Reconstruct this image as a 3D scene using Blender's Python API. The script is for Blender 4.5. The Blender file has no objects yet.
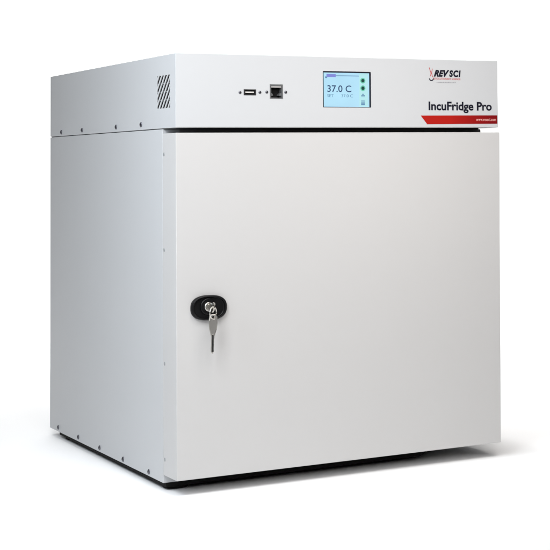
import bpy, bmesh, math, random
from mathutils import Vector, Matrix
random.seed(4)
SC = bpy.context.scene
COL = SC.collection
PI = math.pi

# ------------------------------------------------------------------ sizes (metres)
W, D = 0.60, 0.6933            # cabinet width, depth
TOP = 0.668                    # top of the header
HB = 0.5502                    # underside of the header
DT = 0.5418                    # top of the door
DD = 0.0614                    # front of the cabinet body behind the door
BB = -0.0129                   # bottom of the cabinet body
FLOOR = -0.026

# ------------------------------------------------------------------ materials
def mat(name, col, rough=0.5, metal=0.0, spec=0.5, coat=0.0):
    m = bpy.data.materials.new(name); m.use_nodes = True
    b = m.node_tree.nodes['Principled BSDF']
    b.inputs['Base Color'].default_value = (*col, 1)
    b.inputs['Roughness'].default_value = rough
    b.inputs['Metallic'].default_value = metal
    b.inputs['Specular IOR Level'].default_value = spec
    b.inputs['Coat Weight'].default_value = coat
    return m

def powder(name, col, rough=0.46):
    """powder coated sheet steel: fine orange peel, slight unevenness of gloss"""
    m = mat(name, col, rough)
    n, l = m.node_tree.nodes, m.node_tree.links
    b = n['Principled BSDF']; b.inputs['Specular IOR Level'].default_value = 0.4
    tc = n.new('ShaderNodeTexCoord')
    f = n.new('ShaderNodeTexNoise'); f.inputs['Scale'].default_value = 900; f.inputs['Detail'].default_value = 2
    g = n.new('ShaderNodeTexNoise'); g.inputs['Scale'].default_value = 3.2; g.inputs['Detail'].default_value = 3
    l.new(tc.outputs['Object'], f.inputs['Vector']); l.new(tc.outputs['Object'], g.inputs['Vector'])
    bp = n.new('ShaderNodeBump'); bp.inputs['Strength'].default_value = 0.10; bp.inputs['Distance'].default_value = 0.0004
    l.new(f.outputs['Fac'], bp.inputs['Height'])
    b2 = n.new('ShaderNodeBump'); b2.inputs['Strength'].default_value = 0.12; b2.inputs['Distance'].default_value = 0.004
    l.new(g.outputs['Fac'], b2.inputs['Height']); l.new(bp.outputs['Normal'], b2.inputs['Normal'])
    l.new(b2.outputs['Normal'], b.inputs['Normal'])
    mr = n.new('ShaderNodeMapRange'); mr.inputs['To Min'].default_value = rough - .05; mr.inputs['To Max'].default_value = rough + .07
    l.new(g.outputs['Fac'], mr.inputs['Value']); l.new(mr.outputs['Result'], b.inputs['Roughness'])
    return m

def emit(name, col, s=1.0):
    m = mat(name, (0.01, 0.01, 0.01), 0.25)
    b = m.node_tree.nodes['Principled BSDF']
    b.inputs['Emission Color'].default_value = (*col, 1)
    b.inputs['Emission Strength'].default_value = s
    return m

M_WHITE = powder('white_powder_coat', (0.470, 0.478, 0.489))
M_DOOR = powder('door_powder_coat', (0.480, 0.474, 0.470))
M_SEAL = mat('white_door_seal', (0.6, 0.6, 0.6), 0.6)
M_GASKET = mat('grey_gasket', (0.25, 0.235, 0.235), 0.6)
M_RUBBER = mat('black_rubber', (0.005, 0.005, 0.005), 0.75, spec=0.15)
M_BLACK = mat('black_plastic', (0.003, 0.003, 0.0035), 0.4, spec=0.2)
M_DARK = mat('dark_plastic', (0.012, 0.012, 0.014), 0.45)
M_VOID = mat('slot_shade_black', (0.002, 0.002, 0.002), 0.9, spec=0.0)
M_STEEL = mat('nickel_steel', (0.62, 0.60, 0.56), 0.24, 1.0)
M_KEY = mat('nickel_key', (0.60, 0.58, 0.55), 0.26, 1.0)
M_GROOVE_SHADE = mat('key_groove_shade', (0.02, 0.02, 0.02), 0.5, 0.6)
M_SCREW = mat('dark_screw', (0.16, 0.16, 0.18), 0.36, 1.0)
M_RIVET = mat('zinc_rivet', (0.36, 0.37, 0.38), 0.5, 0.6)
M_SHELL = mat('port_shell', (0.16, 0.165, 0.17), 0.42, 0.6)
M_TONGUE = mat('port_tongue', (0.62, 0.60, 0.58), 0.5)
M_INK = mat('navy_ink', (0.004, 0.004, 0.012), 0.6, spec=0.2)
M_REDINK = mat('red_ink', (0.42, 0.03, 0.03), 0.5)
M_GREYINK = mat('grey_ink', (0.28, 0.28, 0.30), 0.5)
M_PINKINK = mat('pale_ink', (0.75, 0.42, 0.38), 0.5)

M_BAND = mat('red_band_print', (0.3, 0.01, 0.008), 0.5, spec=0.2)
def band_gradient():
    n, l = M_BAND.node_tree.nodes, M_BAND.node_tree.links
    tc = n.new('ShaderNodeTexCoord'); sx = n.new('ShaderNodeSeparateXYZ')
    mr = n.new('ShaderNodeMapRange')
    mr.inputs['From Min'].default_value = 0.50; mr.inputs['From Max'].default_value = 0.585
    r = n.new('ShaderNodeValToRGB')
    r.color_ramp.elements[0].color = (0.335, 0.008, 0.004, 1); r.color_ramp.elements[1].color = (0.165, 0.001, 0.003, 1)
    l.new(tc.outputs['Object'], sx.inputs[0]); l.new(sx.outputs['X'], mr.inputs['Value'])
    l.new(mr.outputs['Result'], r.inputs['Fac']); l.new(r.outputs['Color'], n['Principled BSDF'].inputs['Base Color'])
band_gradient()          # the printed stripe really runs from bright to deep red

E_SCREEN = emit('lcd_glow', (0.46, 0.77, 0.95), 0.97)
def backlight(m, s):
    n, l = m.node_tree.nodes, m.node_tree.links
    tc = n.new('ShaderNodeTexCoord'); g = n.new('ShaderNodeTexNoise'); g.inputs['Scale'].default_value = 22; g.inputs['Detail'].default_value = 1
    mr = n.new('ShaderNodeMapRange'); mr.inputs['To Min'].default_value = s * .88; mr.inputs['To Max'].default_value = s * 1.10
    l.new(tc.outputs['Object'], g.inputs['Vector']); l.new(g.outputs['Fac'], mr.inputs['Value'])
    l.new(mr.outputs['Result'], n['Principled BSDF'].inputs['Emission Strength'])
backlight(E_SCREEN, .97)
E_COLUMN = emit('lcd_column', (0.50, 0.86, 0.90), 0.92)
E_PURPLE = emit('lcd_purple', (0.24, 0.27, 0.74), 0.9)
E_LINE = emit('lcd_line', (0.22, 0.40, 0.58), 0.9)
E_TEXT = emit('lcd_text', (0.03, 0.07, 0.17), 0.9)
E_TEXT2 = emit('lcd_small_text', (0.10, 0.24, 0.42), 0.9)
E_GREEN = emit('lcd_green', (0.16, 0.60, 0.42), 0.95)
E_GDARK = emit('lcd_green_dark', (0.004, 0.06, 0.05), 0.9)
E_ICON = emit('lcd_icon', (0.14, 0.30, 0.50), 0.9)

# ------------------------------------------------------------------ mesh helpers
def link(name, bm, m, parent=None, loc=(0, 0, 0), smooth=False):
    me = bpy.data.meshes.new(name)
    bmesh.ops.recalc_face_normals(bm, faces=bm.faces[:])
    bm.to_mesh(me); bm.free()
    if m: me.materials.append(m)
    if smooth:
        for p in me.polygons: p.use_smooth = True
    o = bpy.data.objects.new(name, me); COL.objects.link(o)
    o.location = loc
    if parent: o.parent = parent
    return o

def box(bm, x0, x1, y0, y1, z0, z1, bev=0.0, seg=3):
    r = bmesh.ops.create_cube(bm, size=1.0)
    vs = r['verts']
    for v in vs:
        v.co = Vector((x0 + (v.co.x + .5) * (x1 - x0), y0 + (v.co.y + .5) * (y1 - y0), z0 + (v.co.z + .5) * (z1 - z0)))
    if bev:
        es = list({e for v in vs for e in v.link_edges})
        bmesh.ops.bevel(bm, geom=es, offset=bev, segments=seg, profile=0.5, affect='EDGES')

def prism(bm, pts, axis, a, b):
    """closed outline pts (2-D) extruded from a to b along axis ('y': pts are x,z; 'x': pts are y,z)"""
    def P(p, t): return (p[0], t, p[1]) if axis == 'y' else (t, p[0], p[1])
    v0 = [bm.verts.new(P(p, a)) for p in pts]; v1 = [bm.verts.new(P(p, b)) for p in pts]
    bm.faces.new(v0); bm.faces.new(v1[::-1])
    n = len(pts)
    for i in range(n):
        bm.faces.new((v0[i], v1[i], v1[(i + 1) % n], v0[(i + 1) % n]))

def rings(bm, loops, cap=True):
    L = [[bm.verts.new(p) for p in lp] for lp in loops]
    n = len(L[0])
    for a, b in zip(L, L[1:]):
        for i in range(n):
            bm.faces.new((a[i], a[(i + 1) % n], b[(i + 1) % n], b[i]))
    if cap:
        bm.faces.new(L[0]); bm.faces.new(L[-1][::-1])

def tube(bm, path, r, n=8, closed=False):
    pts = [Vector(p) for p in path]; loops = []
    N = len(pts)
    for i, p in enumerate(pts):
        t = (pts[(i + 1) % N] - pts[i - 1]) if closed else (pts[min(i + 1, N - 1)] - pts[max(i - 1, 0)])
        t.normalize()
        ref = Vector((0, 0, 1)) if abs(t.z) < .9 else Vector((1, 0, 0))
        u = t.cross(ref).normalized(); v = t.cross(u)
        loops.append([p + u * r * math.cos(2 * PI * k / n) + v * r * math.sin(2 * PI * k / n) for k in range(n)])
    if closed: loops.append(loops[0])
    rings(bm, loops, cap=not closed)
    if closed: bmesh.ops.remove_doubles(bm, verts=bm.verts[:], dist=1e-6)

def cut(o, *cutters):
    for c in cutters:
        md = o.modifiers.new('cut', 'BOOLEAN'); md.operation = 'DIFFERENCE'; md.object = c; md.solver = 'EXACT'
    dg = bpy.context.evaluated_depsgraph_get()
    me = bpy.data.meshes.new_from_object(o.evaluated_get(dg))
    o.modifiers.clear(); o.data = me
    for c in cutters: bpy.data.objects.remove(c)

def lettering(name, text, m, x0, x1, z0, z1, y, parent, bold=0.0, shear=0.0, space=1.0):
    """flat print: the text fitted into x0..x1, z0..z1, lying on the plane y"""
    cu = bpy.data.curves.new(name, 'FONT'); cu.body = text; cu.size = 1; cu.offset = bold; cu.shear = shear
    cu.resolution_u = 4; cu.space_character = space; cu.extrude = 0.004
    t = bpy.data.objects.new(name, cu); COL.objects.link(t)
    dg = bpy.context.evaluated_depsgraph_get()
    me = bpy.data.meshes.new_from_object(t.evaluated_get(dg))
    bpy.data.objects.remove(t)
    xs = [v.co.x for v in me.vertices]; ys = [v.co.y for v in me.vertices]
    ax, bx_, ay, by = min(xs), max(xs), min(ys), max(ys)
    for v in me.vertices:
        c = v.co.copy()
        v.co = (x0 + (c.x - ax) / (bx_ - ax) * (x1 - x0), y - c.z * 0.01, z0 + (c.y - ay) / (by - ay) * (z1 - z0))
    me.materials.clear(); me.materials.append(m)
    o = bpy.data.objects.new(name, me); COL.objects.link(o)
    if parent: o.parent = parent
    return o

def tag(o, label, cat, group=None, kind=None):
    if label: o['label'] = label
    if cat: o['category'] = cat
    if group: o['group'] = group
    if kind: o['kind'] = kind

def empty(name, loc=(0, 0, 0)):
    o = bpy.data.objects.new(name, None); COL.objects.link(o); o.location = loc
    o.empty_display_size = .05
    return o

# ------------------------------------------------------------------ studio sweep
def sweep():
    bm = bmesh.new()
    R = 1.2; yb = 3.6; prof = [(-9.0, FLOOR)]
    for i in range(17):
        a = i / 16 * PI / 2
        prof.append((yb - R + R * math.sin(a), FLOOR + R - R * math.cos(a)))
    prof.append((yb, 4.5))
    rows = [[bm.verts.new((x, y, z)) for (y, z) in prof] for x in (-7, 9)]
    for i in range(len(prof) - 1):
        bm.faces.new((rows[0][i], rows[1][i], rows[1][i + 1], rows[0][i + 1]))
    return bm
M_PAPER = mat('white_paper', (0.92, 0.92, 0.92), 0.75, spec=0.2)
fl = link('backdrop', sweep(), M_PAPER, smooth=True)
tag(fl, 'seamless white studio backdrop sweeping up behind the cabinet', 'backdrop', kind='structure')

# ------------------------------------------------------------------ the incubator
inc = empty('incubator')
tag(inc, 'white benchtop incubator cabinet with locked front door and small blue display', 'incubator')

# cabinet body
bm = bmesh.new()
box(bm, 0, W, DD, D, BB, 0.5488, 0.0007, 2)
body = link('cabinet_body', bm, M_WHITE, inc)

# header: a hollow sheet-metal box with the openings cut through the sheet
bm = bmesh.new()
box(bm, 0, W, 0, D, HB - .0002, TOP, 0.0008, 3)
header = link('header', bm, M_WHITE, inc)
bm = bmesh.new(); box(bm, .0012, W - .0012, .0012, D - .0012, HB + .0012, TOP - .0012)
c0 = link('tmp', bm, None)
bm = bmesh.new()
box(bm, .2573, .3465, -.01, .01, .5840, .6437)          # display
box(bm, .1160, .1362, -.01, .01, .6030, .6112)          # USB
box(bm, .1620, .1832, -.01, .01, .5980, .6197)          # network
c1 = link('tmp', bm, None)
bm = bmesh.new()
VY0, VY1, VZ0, VZ1 = .0255, .0855, .5822, .6355
def clip(poly, k, lim, sign):
    out = []
    for a, b in zip(poly, poly[1:] + poly[:1]):
        da, db = sign * (a[k] - lim), sign * (b[k] - lim)
        if da >= 0: out.append(a)
        if da * db < 0:
            t = da / (da - db); out.append((a[0] + (b[0] - a[0]) * t, a[1] + (b[1] - a[1]) * t))
    return out
pit_y, rows_, hw = 0.0137, 4, 0.0042
rh = (VZ1 - VZ0) / rows_
for r in range(rows_):
    for c in range(-2, 7):
        # each slot leans towards the front as it climbs
        yl = VY1 - .002 - c * pit_y + r * 0.0; zl = VZ0 + r * rh + .0002
        zh = zl + rh - .0004; yh = yl - pit_y * .92
        pl = [(yl + hw, zl), (yl - hw, zl), (yh - hw, zh), (yh + hw, zh)]
        for k, lim, s in ((0, VY0, 1), (0, VY1, -1)):
            if pl: pl = clip(pl, k, lim, s)
        if len(pl) >= 3 and max(p[0] for p in pl) - min(p[0] for p in pl) > .003:
            prism(bm, pl, 'x', -.01, .01)
bmesh.ops.recalc_face_normals(bm, faces=bm.faces[:])
c2 = link('tmp', bm, None)
cut(header, c0, c1, c2)
# black block added behind the vent: its colour stands in for shade in the slots
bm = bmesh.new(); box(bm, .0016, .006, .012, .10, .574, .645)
link('vent_shade_block', bm, M_VOID, inc)

# black gasket strip between header and door, on the body front
bm = bmesh.new(); box(bm, .0290, W - .0015, DD - .004, DD - .0002, .500, .5480, .0008, 2)
link('gasket', bm, M_GASKET, inc)

# door
bm = bmesh.new()
box(bm, 0, W, 0, DD - .0012, 0, DT, .0009, 3)
for v in bm.verts:
    if v.co.x > W / 2:
        t = v.co.z / DT
        v.co.x += -.0042 * (1 - t) + .0024 * t
door = link('door', bm, M_DOOR, inc)
bm = bmesh.new(); box(bm, .0015, W - .006, DD - .0030, DD + .0003, .002, .498)
link('door_seal', bm, M_SEAL, inc)

# black base plate under the body; dark strip added inside the header seam to block light coming through
bm = bmesh.new()
v0 = [bm.verts.new((x, y, BB + .0006)) for x, y in ((.006, DD + .003), (.47, DD + .003), (W - .03, .17), (W - .03, D - .045), (.006, D - .045))]  # front right corner cut back to imitate the under-door shade fading out
v1 = [bm.verts.new((v.co.x, v.co.y, FLOOR + .0055)) for v in v0]
bm.faces.new(v0); bm.faces.new(v1[::-1])
for i in range(5): bm.faces.new((v0[i], v1[i], v1[(i + 1) % 5], v0[(i + 1) % 5]))
link('base_plate', bm, M_RUBBER, inc)
bm = bmesh.new(); box(bm, .0022, W - .0022, DD + .0022, D - .0022, .5470, HB + .0006)
link('seam_light_block', bm, M_RUBBER, inc)

# feet
def foot_bm():
    bm = bmesh.new(); n = 28; lp = []
    for z, r in ((BB, .019), (FLOOR + .003, .0205), (FLOOR + .0006, .0195), (FLOOR, .017)):
        lp.append([(r * math.cos(2 * PI * k / n), r * math.sin(2 * PI * k / n), z) for k in range(n)])
    rings(bm, lp); return bm
f0 = None
for x, y in ((.030, .088), (W - .13, .115), (.030, D - .075), (W - .045, D - .075)):
    if f0 is None: f0 = link('foot', foot_bm(), M_RUBBER, inc); o = f0
    else: o = f0.copy(); COL.objects.link(o); o.parent = inc
    o.location = (x, y, 0)

# screws: pan heads with a cross recess, axis along -x (side) or -y (front)
def screw_bm(r, h, front=False):
    bm = bmesh.new(); n = 20; lp = []
    for d, q in ((0, r), (h * .45, r * .97), (h * .8, r * .78), (h, r * .45)):
        lp.append([(-d, q * math.cos(2 * PI * k / n), q * math.sin(2 * PI * k / n)) for k in range(n)])
    rings(bm, lp)
    if front:
        bmesh.ops.rotate(bm, verts=bm.verts[:], cent=(0, 0, 0), matrix=Matrix.Rotation(PI / 2, 3, 'Z'))
    return bm
def cross_cut(o, r, front=False):
    bm = bmesh.new(); w = r * .17; l = r * .6
    if front:
        box(bm, -l, l, -.01, -.0007, -w, w)
    else:
        box(bm, -.01, -.0007, -l, l, -w, w)
    c = link('tmp', bm, None)
    bm = bmesh.new()
    if front: box(bm, -w, w, -.01, -.0007, -l, l)
    else: box(bm, -.01, -.0007, -w, w, -l, l)
    c_ = link('tmp', bm, None)
    cut(o, c, c_)
def place(name, proto, spots):
    for i, p in enumerate(spots):
        o = proto if i == 0 else proto.copy()
        if i: COL.objects.link(o); o.parent = inc
        o.location = p
s0 = link('screw', screw_bm(.0042, .0022), M_SCREW, inc); cross_cut(s0, .0042)
spots = [(0, y, z) for y, z in ((.6183, .5573), (.4871, .5579), (.2919, .5586), (.1624, .5590),
                                (.6362, -.0048), (.5087, -.0048), (.3835, -.0055), (.2564, -.0058), (.1275, -.0058))]
place('screw', s0, spots)
r0 = link('rivet', screw_bm(.0030, .0010), M_RIVET, inc)
place('rivet', r0, [(0, .0535, .5085), (0, .0535, .3558), (0, .0530, .1760), (0, .0528, .0254)])
p0 = link('screw', screw_bm(.0025, .0014, True), M_SCREW, inc); cross_cut(p0, .0025, True)
place('screw', p0, [(.1090, 0, .6066), (.1435, 0, .6072), (.1557, 0, .6077), (.1893, 0, .6079)])

# ports
bm = bmesh.new()
for (a, b, c, d) in ((.1154, .1368, .6104, .6118), (.1154, .1368, .6024, .6038), (.1154, .1176, .6038, .6104), (.1346, .1368, .6038, .6104)):
    box(bm, a, b, -.0006, .006, c, d)
usb = link('usb_port', bm, M_DARK, inc)
bm = bmesh.new(); box(bm, .1176, .1346, .005, .007, .6038, .6104); link('cavity', bm, M_BLACK, usb)
bm = bmesh.new(); box(bm, .1184, .1338, .0010, .005, .6060, .6082, .0003, 1); link('tongue', bm, M_TONGUE, usb)

bm = bmesh.new()
for (a, b, c, d) in ((.1612, .1842, .6178, .6204), (.1612, .1842, .5973, .5988), (.1612, .1634, .5988, .6178), (.1820, .1842, .5988, .6178)):
    box(bm, a, b, -.0006, .012, c, d)
lan = link('network_port', bm, M_SHELL, inc)
bm = bmesh.new(); box(bm, .1634, .1820, .010, .0125, .5988, .6178); link('cavity', bm, M_BLACK, lan)
bm = bmesh.new(); box(bm, .1638, .1816, .0006, .010, .6156, .6176); link('contact_bar', bm, M_TONGUE, lan)
for pl in ([(.1634, .6020), (.1674, .6020), (.1662, .6052), (.1634, .6068)], [(.1820, .6020), (.1780, .6020), (.1792, .6052), (.1820, .6068)]):
    bm = bmesh.new(); prism(bm, pl, 'y', .0010, .010); link('shoulder', bm, M_SHELL, lan)

# display
bm = bmesh.new(); box(bm, .2573, .3465, .0040, .0060, .5840, .6437)
disp = link('display', bm, E_SCREEN, inc)
bm = bmesh.new()
X0, X1, Z0, Z1 = .2573, .3465, .5840, .6437
for (a, b, c, d) in ((X0, X1, Z1 - .0019, Z1 + .0003), (X0, X1, Z0 - .0003, Z0 + .0006), (X0 - .0003, X0 + .0011, Z0 + .0006, Z1 - .0019), (X1 - .0010, X1 + .0003, Z0 + .0006, Z1 - .0019)):
    box(bm, a, b, -.0002, .0039, c, d)
M_BEZEL = mat('bezel', (0.008, 0.009, 0.016), 0.5, spec=0.2)
link('bezel', bm, M_BEZEL, disp)
def dx(u): return X0 + (u - 48) / 470 * (X1 - X0)      # u, v: position on the enlarged screen
def dz(v): return Z1 - (v - 57) / 346 * (Z1 - Z0)
def patch(name, m, u0, u1, v0, v1, y=.0039):
    bm = bmesh.new(); box(bm, dx(u0), dx(u1), y - .0002, y, dz(v1), dz(v0)); return link(name, bm, m, disp)
patch('icon_column', E_COLUMN, 414, 500, 70, 395)
patch('title_block', E_PURPLE, 92, 182, 82, 111)
patch('title_line', E_LINE, 182, 410, 92, 101)
patch('title_icon', E_ICON, 78, 98, 106, 122)
lettering('readout', '37.0 C', E_TEXT, dx(99), dx(335), dz(256), dz(190), .0038, disp, bold=.009)
lettering('set_reading', 'SET', E_TEXT2, dx(98), dx(160), dz(306), dz(277), .0038, disp)
lettering('set_reading', '37.0 C', E_TEXT2, dx(236), dx(350), dz(306), dz(277), .0038, disp)
def disc(name, m, u, v, r, y):
    bm = bmesh.new(); prism(bm, [(dx(u) + r * math.cos(2 * PI * k / 24), dz(v) + r * math.sin(2 * PI * k / 24)) for k in range(24)], 'y', y - .0002, y)
    return link(name, bm, m, disp)
for v in (141, 215):
    disc('status_icon', E_GREEN, 449, v, .0048, .0036); disc('status_icon', E_GDARK, 449, v, .0030, .0034)
bm = bmesh.new()
for (u0, u1, v0, v1) in ((432, 468, 282, 289), (432, 468, 296, 302), (440, 458, 270, 278)):
    box(bm, dx(u0), dx(u1), .0034, .0036, dz(v1), dz(v0))
link('menu_icon', bm, E_TEXT2, disp)
bm = bmesh.new()
for (u0, u1, v0, v1) in ((430, 468, 336, 344), (430, 468, 350, 356), (430, 468, 362, 381)):
    box(bm, dx(u0), dx(u1), .0034, .0036, dz(v1), dz(v0))
link('menu_icon', bm, E_ICON, disp)

# ------------------------------------------------------------------ print on the header
YP = -.0002
lettering('product_name', 'IncuFridge Pro', M_INK, .4585, .5868, .5752, .5950, YP, inc, bold=.0285)
bm = bmesh.new(); prism(bm, [(.4427, .5706), (.5978, .5716), (.5978, .5568), (.4553, .5558)], 'y', -.0004, -.00005)
band = link('red_band', bm, M_BAND, inc)
lettering('web_address', 'www.revsci.com', M_PINKINK, .5540, .5950, .5616, .5666, -.0005, band, bold=.0, space=1.06)
logo = lettering('maker_logo', 'REV', M_INK, .4694, .5008, .6380, .6499, YP, inc, bold=.055, shear=.35)
lettering('logo_lettering', 'SCI', M_INK, .5006, .5238, .6380, .6499, YP, logo, bold=.052, shear=.12, space=1.16)
lettering('logo_subtitle', 'REVOLUTIONARY SCIENCE', M_REDINK, .4680, .5230, .6328, .6364, YP, logo, bold=.008, space=1.08)
# the grey line below is too small to read: a row of word-length strokes
bm = bmesh.new(); x = .4752
while x < .5138:
    w = random.uniform(.0006, .0016); box(bm, x, min(x + w, .514), YP - .0001, YP, .6277, .6277 + random.choice((.0012, .0014, .0018))); x += w + random.choice((.0004, .0005, .0012))
link('logo_tagline', bm, M_GREYINK, logo)
def ribbon(bm, pts, w):
    L = []
    for i, p in enumerate(pts):
        a, b = pts[max(i - 1, 0)], pts[min(i + 1, len(pts) - 1)]
        tx, tz = b[0] - a[0], b[1] - a[1]; q = math.hypot(tx, tz); nx, nz = -tz / q * w / 2, tx / q * w / 2
        L.append(((p[0] + nx, p[1] + nz), (p[0] - nx, p[1] - nz)))
    pl = [a for a, b in L] + [b for a, b in L][::-1]
    prism(bm, pl, 'y', YP - .0001, YP)
bm = bmesh.new()                                            # red flask neck
ribbon(bm, [(.4606, .6538), (.4618, .6500), (.4636, .6455), (.4640, .6425), (.4622, .6385)], .0011)
ribbon(bm, [(.4668, .6520), (.4660, .6480), (.4652, .6440), (.4664, .6400), (.4672, .6375)], .0011)
link('logo_flask', bm, M_REDINK, logo)
bm = bmesh.new()                                            # dark round flask bottom
ribbon(bm, [(.4647 + .0040 * math.cos(a), .6352 + .0038 * math.sin(a)) for a in [PI * 1.02 + i / 12 * PI * .96 for i in range(13)]], .0017)
link('logo_flask', bm, M_INK, logo)

# ------------------------------------------------------------------ lock on the door
def stadium(cx, cz, hw, hh, n=64, e=2.5):
    out = []
    for k in range(n):
        a = 2 * PI * k / n; c, s = math.cos(a), math.sin(a)
        out.append((cx + hw * math.copysign(abs(c) ** (2 / e), c), cz + hh * math.copysign(abs(s) ** (2 / e), s)))
    return out
LX, LZ = .0530, .2655
bm = bmesh.new(); loops = []
for y, k in ((.0005, 1.0), (-.0040, 1.0), (-.0062, .965), (-.0068, .92), (-.0064, .87), (-.0040, .83), (-.0034, .80)):
    loops.append([(x, y, z) for x, z in stadium(LX, LZ, .0300 * k if k > .9 else .0300 - .0197 * (1 - k) * 1.5, .0197 * k)])
rings(bm, loops)
lock = link('lock', bm, M_BLACK, door, smooth=False)
CX, CZ = .0508, .2675
bm = bmesh.new(); n = 32; lp = []
for y, r in ((-.003, .0130), (-.0062, .0128), (-.0068, .0120)):
    lp.append([(CX + r * math.cos(2 * PI * k / n), y, CZ + r * math.sin(2 * PI * k / n)) for k in range(n)])
rings(bm, lp)
link('lock_collar', bm, M_BLACK, door)
bm = bmesh.new(); lp = []
for y, r in ((-.005, .0072), (-.0095, .0072), (-.0102, .0064)):
    lp.append([(CX + r * math.cos(2 * PI * k / n), y, CZ + r * math.sin(2 * PI * k / n)) for k in range(n)])
rings(bm, lp)
link('lock_cylinder', bm, M_STEEL, door)

# ------------------------------------------------------------------ keys
def key_mesh(bow_l, bow_w, blade_l, blade_w, th, hole_r, twist=0.0):
    """key in local x (width), z (along: blade points -z), thickness along y; hole centre at the origin"""
    bm = bmesh.new(); n = 20
    top = hole_r + .0030; pts = []
    # outline: rounded head narrowing into the blade
    prof = [(0, top), (bow_w * .30, top - .0008), (bow_w * .47, top - .004), (bow_w * .5, top - bow_l * .42), (bow_w * .44, top - bow_l * .68), (bow_w * .26, top - bow_l * .92), (blade_w / 2, top - bow_l)]
    zb = top - bow_l
    right = prof[:]
    bits = [0, .0009, .0003, .0013, .0005, .0011, .0002]
    m = len(bits)
    for i, d in enumerate(bits):
        right.append((blade_w / 2 - d, zb - blade_l * (i + .6) / (m + .6)))
    right.append((blade_w * .12, zb - blade_l))
    left = [(-x, z) for x, z in prof[1:]] + [(-blade_w / 2, zb - blade_l * .9), (-blade_w * .12, zb - blade_l * 1.0)]
    # one flat plate with a round hole: outline + hole bridged through a triangulated fill
    outline = right + left[::-1]
    edges = []
    vs = [bm.verts.new((x, 0, z)) for x, z in outline]
    for i in range(len(vs)): edges.append(bm.edges.new((vs[i], vs[(i + 1) % len(vs)])))
    hs = [bm.verts.new((hole_r * math.cos(2 * PI * k / n), 0, hole_r * math.sin(2 * PI * k / n))) for k in range(n)]
    for i in range(n): edges.append(bm.edges.new((hs[i], hs[(i + 1) % n])))
    bmesh.ops.triangle_fill(bm, edges=edges, use_beauty=True, use_dissolve=False)
    ret = bmesh.ops.extrude_face_region(bm, geom=bm.faces[:])
    nv = [g for g in ret['geom'] if isinstance(g, bmesh.types.BMVert)]
    for v in nv: v.co.y += th
    for v in bm.verts: v.co.y -= th / 2
    bmesh.ops.recalc_face_normals(bm, faces=bm.faces[:])
    sharp = [e for e in bm.edges if len(e.link_faces) == 2 and e.calc_face_angle(0) > 1.0 and abs(e.verts[0].co.y - e.verts[1].co.y) < 1e-6]
    bmesh.ops.bevel(bm, geom=sharp, offset=th * .16, segments=2, profile=.5, affect='EDGES')
    if twist:
        for k in range(14):                                  # cross cuts so that the twist bends smoothly
            z = zb + .008 - (blade_l + .008) * k / 14
            bmesh.ops.bisect_plane(bm, geom=bm.verts[:] + bm.edges[:] + bm.faces[:], plane_co=(0, 0, z), plane_no=(0, 0, 1))
        for v in bm.verts:
            t = min(max((zb + .008 - v.co.z) / (blade_l * .6 + .008), 0), 1); a = twist * t * t * (3 - 2 * t)
            v.co.x, v.co.y = v.co.x * math.cos(a) - v.co.y * math.sin(a), v.co.x * math.sin(a) + v.co.y * math.cos(a)
    return bm
# key standing in the lock: blade along +y into the cylinder, bow in an upright plane turned a little
k1 = link('key', key_mesh(.0190, .0165, .022, .0070, .0026, .0024), M_STEEL)
HY = -.0262                                              # how far the hole of the bow stands out of the door
k1.matrix_world = Matrix.Translation((CX, HY, CZ)) @ Matrix.Rotation(math.radians(90), 4, 'X') @ Matrix.Rotation(math.radians(78), 4, 'Z')
tag(k1, 'short silver key pushed into the black oval door lock', 'key')
# ring through both holes
RR = .0092; RX, RY, RZ = CX, HY, CZ - RR + .0012
bm = bmesh.new()
tube(bm, [(RR * math.cos(2 * PI * k / 36), 0, RR * math.sin(2 * PI * k / 36)) for k in range(36)], .0011, 10, True)
rg = link('key_ring', bm, M_STEEL, smooth=True)
rg.location = (RX, RY, RZ); rg.rotation_euler = (0, 0, math.radians(35))
tag(rg, 'small wire ring linking the two silver keys in front of the lock', 'key ring')
k2 = link('key', key_mesh(.0350, .0138, .0262, .0052, .0022, .0026), M_KEY)
k2.location = (RX, RY, RZ - RR + .0014); k2.rotation_euler = (0, math.radians(1.5), math.radians(-12))
gz = .0026 + .0030 - .0350
bm = bmesh.new()  # flat dark strips painting the groove's shade and the blade's dark reflection
for sy in (-1, 1):
    box(bm, -.0012, .0010, sy * .00116 - .0001, sy * .00116 + .0001, gz - .0235, gz + .0040)
    box(bm, .0013, .0017, sy * .00116 - .0001, sy * .00116 + .0001, gz - .0235, gz + .0015)
link('groove_shade', bm, M_GROOVE_SHADE, k2)
bm = bmesh.new()                                         # raised rim round the bow
rim = [(0, .0044), (.0034, .0038), (.0054, .0010), (.0058, -.0080), (.0051, -.0170), (.0034, -.0235), (0, -.0262), (-.0034, -.0235), (-.0051, -.0170), (-.0058, -.0080), (-.0054, .0010), (-.0034, .0038)]
tube(bm, [(x, -.0011, z) for x, z in rim], .00042, 6, True)
tube(bm, [(x, .0011, z) for x, z in rim], .00042, 6, True)
link('bow_rim', bm, M_STEEL, k2, smooth=True)
tag(k2, 'longer silver key hanging below the oval lock against the door', 'key')

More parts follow.
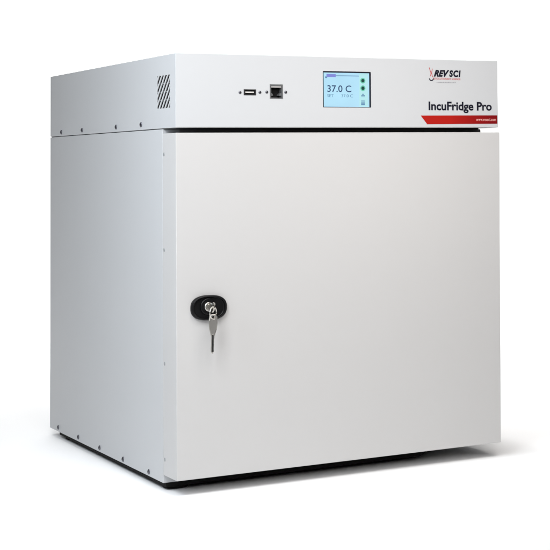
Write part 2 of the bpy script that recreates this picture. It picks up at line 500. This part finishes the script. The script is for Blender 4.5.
# ------------------------------------------------------------------ light
def area(name, loc, target, sx, sy, power, spread=180, col=(1, 1, 1)):
    d = bpy.data.lights.new(name, 'AREA'); d.shape = 'RECTANGLE'; d.size = sx; d.size_y = sy; d.energy = power; d.color = col
    d.spread = math.radians(spread)
    o = bpy.data.objects.new(name, d); COL.objects.link(o); o.location = loc
    o.rotation_euler = (Vector(target) - Vector(loc)).to_track_quat('-Z', 'Y').to_euler()
    return o
area('overhead_floor_fill', (0.3, 0.2, 6.0), (0.3, 0.2, 0), 2.0, 2.0, 0.40, 40, (1, 1, 1))  # high narrow overhead lamps, added to burn the floor out to white
area('overhead_floor_fill', (-0.2, 0.1, 6.0), (-0.2, 0.1, 0), 1.0, 1.0, 0.60, 30, (1, 1, 1))
area('backdrop_fill', (1.4, 1.6, 3.6), (1.6, 3.6, 0.7), 3.0, 0.6, 66.70, 90, (1, 1, 1))  # added lamp that burns the backdrop out to white
area('left_light', (-1.5, -1.6, 1.5), (0.05, 0, 0.4), 0.9, 1.2, 11.00, 180, (0.93, 0.97, 1))
area('left_light', (-0.6, -0.7, 1.1), (0.0, 0, 0.5), 0.4, 0.4, 9.90, 180, (0.955, 0.98, 1))
area('front_softbox', (-0.4, -2.6, 1.8), (0.2, 0, 0.35), 1.2, 1.0, 19.80, 180, (1, 0.97, 0.955))
area('front_softbox', (0.2, -0.9, 1.9), (0.2, 0, 0.5), 1.0, 0.6, 5.80, 100, (1, 0.97, 0.95))
area('overhead_floor_fill', (1.0, 1.9, 6.0), (1.0, 1.9, 0), 2.6, 1.4, 13.90, 30, (1, 1, 1))
area('front_softbox', (0.45, -0.8, 1.0), (0.42, 0, 0.45), 0.5, 0.2, 0.50, 60, (1, 0.94, 0.88))
area('left_light', (-1.2, 0.0, 1.6), (0.0, 0.05, 0.5), 0.4, 0.4, 1.40, 60, (0.8, 0.9, 1))  # bluish lamp added to tint and brighten the side panel
area('overhead_floor_fill', (0.2, 2.2, 6.0), (0.5, 2.2, 0), 2.0, 1.0, 5.60, 30, (1, 1, 1))
area('overhead_floor_fill', (0.2, 0.3, 6.0), (1.3, 0.5, 0), 1.0, 1.0, 3.90, 22, (1, 1, 1))
area('left_light', (-0.45, -0.2, 0.55), (0.0, 0.02, 0.35), 0.1, 0.8, 0.50, 110, (0.84, 0.92, 1))  # narrow strip lamp added to brighten the side panel near its front edge
w = bpy.data.worlds.new('World'); SC.world = w; w.use_nodes = True
w.node_tree.nodes['Background'].inputs['Color'].default_value = (1, 1, 1, 1)
w.node_tree.nodes['Background'].inputs['Strength'].default_value = 0.02

# ------------------------------------------------------------------ camera
f, px, py, yaw, pit, rol = 1552.9468, 449.17, 72.717, 0.5312990, 0.0580112, -0.0132510
cam = bpy.data.cameras.new('camera'); co = bpy.data.objects.new('camera', cam); COL.objects.link(co)
fw = Vector((math.sin(yaw) * math.cos(pit), math.cos(yaw) * math.cos(pit), math.sin(pit)))
r = Vector((math.cos(yaw), -math.sin(yaw), 0)); u = r.cross(fw)
r2 = r * math.cos(rol) + u * math.sin(rol); u2 = -r * math.sin(rol) + u * math.cos(rol)
m = Matrix((r2, u2, -fw)).transposed().to_4x4(); m.translation = Vector((-.867188, -2.327542, .488688))
co.matrix_world = m
cam.sensor_width = 36; cam.sensor_fit = 'HORIZONTAL'; cam.lens = f / 550 * 36
cam.shift_x = (275 - px) / 550; cam.shift_y = (py - 275) / 550
cam.clip_start = .05; cam.clip_end = 200
SC.camera = co
SC.view_settings.view_transform = 'Standard'; SC.view_settings.look = 'None'
SC.view_settings.exposure = 0.05; SC.view_settings.gamma = 1
